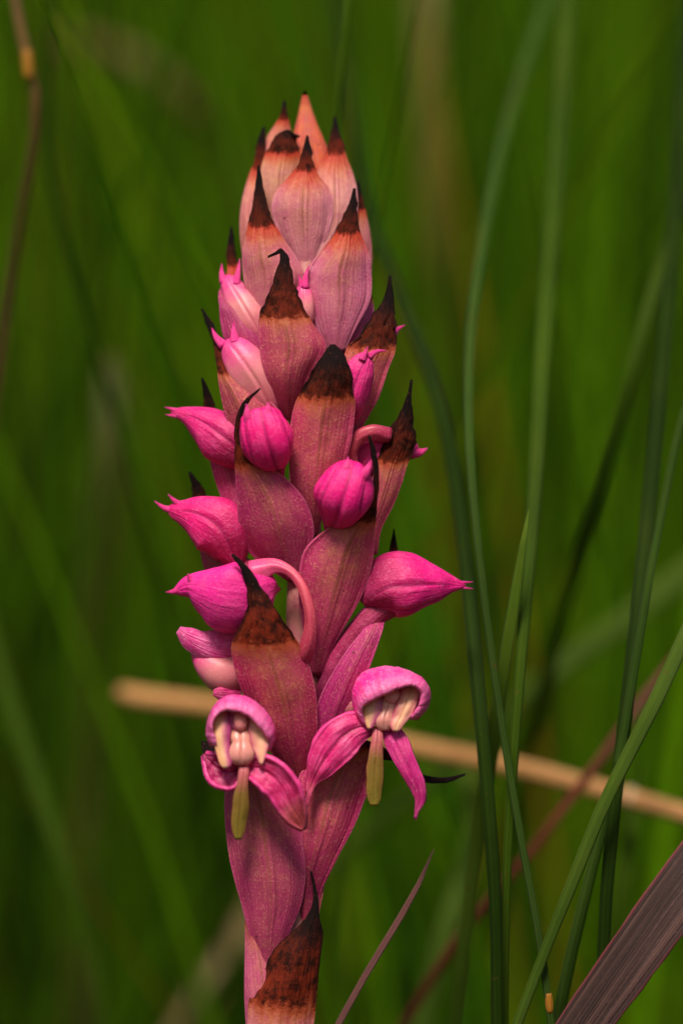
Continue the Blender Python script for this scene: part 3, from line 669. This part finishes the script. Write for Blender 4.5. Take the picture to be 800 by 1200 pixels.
def grass_stem(name, pts, radii, mat, label, flat=.8, cat='grass', node=None, seg=12, group=None, n=90):
    pts = [(x, y, d if d < 60 else 60 + (d-60)*1.75) for x, y, d in pts]
    radii = [r*(DIST + p[2]*PX)/DIST for r, p in zip(radii, pts)]
    run, rr = to_ground(pts, radii)
    o = tube(name, run, rr, mat, None, 36, n, flat, ((math.pi+.35, .30, .20), (math.pi-.75, .16, .10), (math.pi+1.2, .14, .10)), world=True)
    tag(o, label, cat, group)
    if node:
        for (x, y, d, r) in node:
            d = d if d < 60 else 60 + (d-60)*1.75
            nn = tube('node', [(x-1, y-r*2.6, d), (x-.4, y-r*1.0, d), (x+.3, y+r*1.0, d), (x+1, y+r*2.4, d)], [r*.8, r, r, r*.8], G_AMBER, o, 12, 10)
    return o

# x, y, depth from the top down
grass_stem('rush', [(700, -380, 900), (670, -160, 700), (640, 0, 540), (604, 110, 420), (566, 280, 250), (549, 430, 130), (553, 570, 50), (567, 700, 20), (591, 870, 10), (613, 1000, 5), (635, 1120, 2), (644, 1190, 0)],
           [4, 6, 7, 7, 6.5, 6, 5, 4.6, 4.6, 4.6, 4.6, 4.6], G_BLUE, 'blue green stem curving past the buds, sharp at the bottom, with an amber node', node=[(643, 1176, 0, 4.6)])
grass_stem('rush', [(380, -60, 620), (408, 100, 500), (430, 240, 400), (470, 350, 270), (508, 450, 230), (538, 600, 140), (556, 770, 62), (571, 930, 15), (580, 1060, 0), (582, 1215, -5)],
           [4, 6, 7, 8, 8.5, 8.5, 8.5, 8, 7.5, 7], G_DARK, 'dark green stem just right of the orchid, bending left at the top')
grass_stem('rush', [(672, -200, 520), (664, 0, 400), (652, 190, 300), (637, 390, 190), (627, 560, 110), (612, 750, 55), (599, 920, 25), (592, 1060, 25), (590, 1215, 30)],
           [8, 10, 11, 10, 9, 7, 6, 5.5, 5.5], G_MID, 'straight green stem third to the right of the orchid, broader towards the top')
grass_stem('tall_grass', [(619, 597, 30), (612, 640, 32), (603, 700, 40), (592, 770, 55), (578, 860, 80), (560, 980, 120)], [.6, 4, 7, 8, 9, 9], mat_grass('fresh_green_blade', (.12, .21, .012), (.16, .26, .02), spec=.1), 'short light green blade with its pointed tip beside the stems', .35)
grass_stem('rush', [(815, -120, 520), (800, 80, 400), (790, 250, 290), (776, 420, 190), (757, 620, 100), (737, 800, 50), (720, 940, 25), (709, 1060, 15), (704, 1215, 10)],
           [6, 8, 8.5, 9, 9, 8.5, 8, 7.5, 7.5], G_DARK, 'dark green stem at the right that runs down behind the purple leaf')
g5 = grass_stem('rush', [(860, 60, 420), (800, 240, 330), (768, 330, 290), (738, 440, 270), (700, 580, 300), (664, 700, 380), (640, 790, 460), (600, 960, 640)],
           [5, 7, 8, 8, 8, 8, 8, 8], G_MID, 'slanting green stem with a small pale dot, upper right')
grass_stem('rush', [(880, 300, 200), (830, 400, 150), (800, 485, 120), (777, 590, 80), (758, 690, 45), (740, 800, 30), (722, 905, 30), (703, 980, 40), (680, 1070, 50), (662, 1150, 60), (650, 1215, 70)],
           [3, 3.5, 4, 4.5, 5, 5.5, 5.5, 6, 7, 7, 7], G_BLUE, 'thin pale green stem crossing behind the dark one at the right')
grass_stem('tall_grass', [(880, 560, 120), (840, 660, 60), (800, 750, 10), (772, 812, -10), (742, 872, -18), (706, 945, -20), (675, 1022, -18), (640, 1110, -14), (604, 1205, -10)],
           [6, 8, 9, 9, 8.5, 8, 7.5, 6.5, 6], G_LIGHT, 'bright green blade arching up to the right edge in front of the others', .45)
grass_stem('tall_grass', [(508, 995, -4), (498, 1020, -4), (481, 1054, -4), (455, 1098, -4), (428, 1143, -4), (394, 1205, -4)], [.6, 2.2, 3.6, 4, 4, 4], G_PURP, 'thin pinkish brown blade tip at the bottom between orchid and stems', .5)
grass_stem('rush', [(420, -150, 130), (408, 0, 150), (402, 60, 165), (397, 120, 180), (394, 180, 200), (396, 400, 260), (400, 800, 400)], [4, 5, 5, 4.6, 4, 3, 3], mat_grass('vivid_green_stem', (.13, .26, .008), (.17, .32, .012), spec=.1), 'thin green stem rising out of the picture above the orchid tip')
grass_stem('rush', [(900, 620, 380), (835, 720, 340), (775, 790, 300), (706, 885, 280), (620, 1000, 280), (540, 1095, 290), (470, 1205, 300)], [5, 5, 5.5, 6, 6, 6, 6], G_RED, 'blurred red brown stem slanting across the lower right')
grass_stem('rush', [(5, -90, 250), (18, 0, 250), (30, 60, 250), (43, 120, 255), (38, 180, 270), (27, 240, 290), (14, 320, 320), (3, 410, 340), (-14, 540, 380), (-50, 800, 460)], [5, 6, 6.5, 6, 5.5, 5.5, 5.5, 5.5, 5.5, 5.5], G_BROWN, 'brown stem with an amber joint, bending back to the left edge', node=[(33, 76, 248, 6.8)])
grass_stem('rush', [(70, -80, 420), (58, 60, 420), (56, 180, 420), (88, 320, 440), (130, 470, 480), (190, 700, 560), (230, 900, 650)], [3, 4, 4, 4, 4, 4, 4], G_DARK, 'faint dark green stem in the blur right of the brown jointed stem')
grass_stem('tall_grass', [(-60, 560, 620), (-20, 700, 600), (5, 800, 580), (38, 900, 560), (72, 1005, 540), (105, 1110, 540), (125, 1215, 550)], [5, 7, 9, 10, 9, 8, 8], G_MID, 'blurred light green blade curving down at the lower left', .4)
grass_stem('tall_grass', [(940, 570, 700), (800, 672, 640), (720, 735, 600), (640, 792, 560), (560, 870, 580), (430, 975, 650), (300, 1100, 750)], [10, 13, 13, 11, 10, 9, 9], G_LIGHT, 'broad blurred pale blade slanting behind the right stems', .4)
grass_stem('tall_grass', [(505, -200, 1200), (498, 0, 1100), (504, 150, 1080), (512, 300, 1100), (528, 420, 1150), (560, 700, 1300)], [14, 15, 16, 13, 9, 9], mat_grass('straw_blade', (.17, .14, .012), (.20, .16, .018), trans=.2), 'broad blurred straw coloured blade at top centre right', .4)
grass_stem('tall_grass', [(60, 50, 1500), (110, 52, 1450), (175, 80, 1400), (225, 125, 1400), (265, 175, 1450), (330, 330, 1500), (370, 600, 1700)], [10, 12, 13, 13, 12, 9, 9], mat_grass('withered_blade', (.18, .125, .02), (.24, .15, .03), trans=.2), 'withered brown blade arched over in the blur at the upper left', .5)
grass_stem('tall_grass', [(560, 1020, 500), (545, 900, 480), (556, 960, 500), (520, 1100, 480), (490, 1215, 480)][1:], [10, 12, 12, 12], G_LIGHT, 'wide blurred green blade behind the thin pinkish tip', .4)
grass_stem('tall_grass', [(750, 890, 420), (735, 1000, 400), (700, 1215, 420)], [3, 9, 9], G_MID, 'short blurred blade behind the purple leaf', .4)
grass_stem('tall_grass', [(330, 1000, 1100), (290, 1090, 1050), (210, 1215, 1000)], [4, 14, 14], G_BROWN, 'faint brown blade low at the left of the orchid foot', .4)
grass_stem('tall_grass', [(130, 420, 900), (128, 520, 880), (120, 640, 900), (110, 800, 950)], [8, 20, 20, 16], G_OLIVE, 'olive patch of a blurred blade left of the orchid', .4)

# dry tan stalk lying across behind the orchid, held up by the grass
st = tube('dry_reed', [(143, 812, 900), (150, 814, 890), (260, 829, 840), (370, 850, 790), (480, 874, 740), (600, 898, 680), (740, 936, 600), (860, 972, 530), (1100, 1060, 560)], [12, 12.5, 12.5, 12.5, 12, 12, 12, 12, 11], G_TAN, None, 16, 60)
tag(st, 'blurred dry tan stalk lying level across the grass behind the orchid', 'stalk')
for x, y in ((737, 934), (765, 944)):
    tube('joint', [(x-5, y-1.2, 600), (x-2, y-.5, 601), (x+2, y+.5, 600), (x+5, y+1.2, 600)], [12, 13.2, 13.2, 12], mat_grass('pale_joint', (.62, .42, .24), (.68, .46, .27), trans=0), st, 14, 8)

# purple ribbed leaf in the corner
def corner_leaf():
    g = NG('purple_leaf_skin', .5, 0, .4)
    uv, u, v = g.uv()
    um = g.math('MULTIPLY', g.math('ABSOLUTE', g.math('SUBTRACT', u, .5)), 2)
    r = g.noise(1.0, 4, .6, g.vmul(uv, (80, 3.0, 1)), .25); nf = g.noise(4000, 3, .7)
    base = g.mix(g.smooth(r, .42, .60), (.022, .008, .009), (.125, .060, .048))
    base = g.mix(g.smooth(nf, .55, .75, 0, .45), base, (.32, .17, .15))
    base = g.mix(g.smooth(um, .90, .97), base, (.17, .032, .038))
    g.col(base); g.bump(r, .00035, .8)
    rows = perp([(300, 1900, 14, 14, 60), (430, 1620, 20, 20, 20), (560, 1390, 25, 25, -20), (680, 1205, 28, 30, -45), (735, 1125, 29, 34, -50), (800, 1035, 30, 36, -50), (900, 905, 28, 34, -30), (1050, 730, 20, 22, 20), (1220, 580, 2, 2, 80)])
    # extend to the ground
    a = P(300, 1900, 60)
    V, UV = [], []
    R, q, _ = herm(rows, 70, [2, 3]); nu = 25
    for rr, s in zip(R, q):
        for u_ in np.linspace(-1, 1, nu):
            side = rr[0:2] if u_ < 0 else rr[4:6]
            p2 = rr[2:4] + abs(u_)*(side-rr[2:4]); W = np.linalg.norm(side-rr[2:4])
            dep = rr[6] - abs(u_)*W*.35 + math.cos(u_*44)*.9 + noise.noise(Vector((s*5, u_, 2)))*5
            V.append(P(p2[0] + random.uniform(-.9, .9)*abs(u_)**8, p2[1], dep)); UV.append(((u_+1)/2, s))
    # foot: a last row carried down to the soil
    foot = Vector((a.x-.02, a.y, -.005)); 
    V = [foot + Vector(((k-nu//2)*.00008, 0, 0)) for k in range(nu)] + V; UV = [((k)/(nu-1), 0) for k in range(nu)] + UV
    o = mesh_obj('broadleaf_grass', V, grid_faces(71, nu), UV, g.m, None, foot)
    m = o.modifiers.new('thickness', 'SOLIDIFY'); m.thickness = 2.5*PX; m.offset = 0
    tag(o, 'broad ribbed purple brown leaf in the bottom right corner', 'grass leaf')
corner_leaf()

# ------------------------------------------------------------------ the meadow behind: nobody could count it
def meadow():
    cols = [((.075, .185, .002), .30), ((.125, .270, .002), .28), ((.030, .085, .002), .18), ((.15, .24, .003), .10), ((.19, .12, .006), .04), ((.17, .065, .010), .03), ((.045, .18, .006), .06)]
    cc = np.array([c for c, _ in cols]); pr = np.array([p for _, p in cols]); pr /= pr.sum()
    V, F, C = [], [], []
    seg = 9
    def blade(x, y, h, wd, lx, ly, col):
        b = len(V)
        ang = rng.uniform(-.9, .9); ca, sa = math.cos(ang), math.sin(ang)
        for i in range(seg + 1):
            t = i/seg
            cx = x + lx*t**2; cy = y + ly*t**2; z = h*(t - .12*t**3)
            w_ = wd*(1 - t**2.2)*.5 + 2e-5
            V.append((cx - ca*w_, cy - sa*w_, z)); V.append((cx, cy + wd*.18, z)); V.append((cx + ca*w_, cy + sa*w_, z))
            C.extend([col]*3)
            if i < seg:
                k = b + 3*i
                F.append((k, k+1, k+4, k+3)); F.append((k+1, k+2, k+5, k+4))
    def put(n, y0, y1, pw=1.0, thin=1.0):
        done = 0
        while done < n:
            u = rng.random()**pw; y = y0 + (y1-y0)*u
            hw = .16*(y+.5) + .05 + .05*min(y, 1.5)
            x = rng.uniform(-hw, hw)
            m = noise.noise(Vector((x/(y+.5)*16, y*2, 1.7)))*1.6
            k = rng.integers(2, 6)
            ci = rng.choice(len(cc), p=pr)
            for _ in range(k):
                xx, yy = x + rng.normal(0, .008), y + rng.normal(0, .01)
                if yy < y0: continue
                col = cc[ci] if rng.random() < .7 else cc[rng.choice(len(cc), p=pr)]
                col = col*.90*rng.uniform(.75, 1.3)*max(.25, 1 + .8*m)
                blade(xx, yy, rng.uniform(.40, .66), rng.uniform(.0018, .0045)*thin, rng.normal(0, .07), rng.normal(.01, .07), (*np.clip(col, .001, 1), 1))
                done += 1
    put(560, .10, .36, 1.0, .55)
    put(1000, .35, .9, 1.0, .8)
    put(3600, .8, 3.0)
    put(5200, 2.8, 8)
    # sides and behind the camera, thin, clear of the line of sight
    for _ in range(1400):
        x, y = rng.uniform(-1.4, 1.4), rng.uniform(-1.6, .9)
        if abs(x) < .13 + .0*y: continue
        if y < 0.1 and abs(x) < .16: continue
        blade(x, y, rng.uniform(.35, .6), rng.uniform(.002, .004), rng.normal(0, .05)*0 + math.copysign(abs(rng.normal(0, .05)), x), rng.normal(0, .06), (*(cc[rng.choice(len(cc), p=pr)]*rng.uniform(.8, 1.2)), 1))
    me = bpy.data.meshes.new('meadow_grass'); me.from_pydata(V, [], F)
    ca = me.color_attributes.new('blade', 'FLOAT_COLOR', 'POINT')
    ca.data.foreach_set('color', np.asarray(C, np.float32).ravel())
    me.polygons.foreach_set('use_smooth', [True]*len(me.polygons))
    me.materials.append(mat_mass())
    o = bpy.data.objects.new('meadow_grass', me); COL.objects.link(o)
    o['kind'] = 'stuff'; o['label'] = 'tall green meadow grass, blurred, filling the background'; o['category'] = 'grass'
meadow()
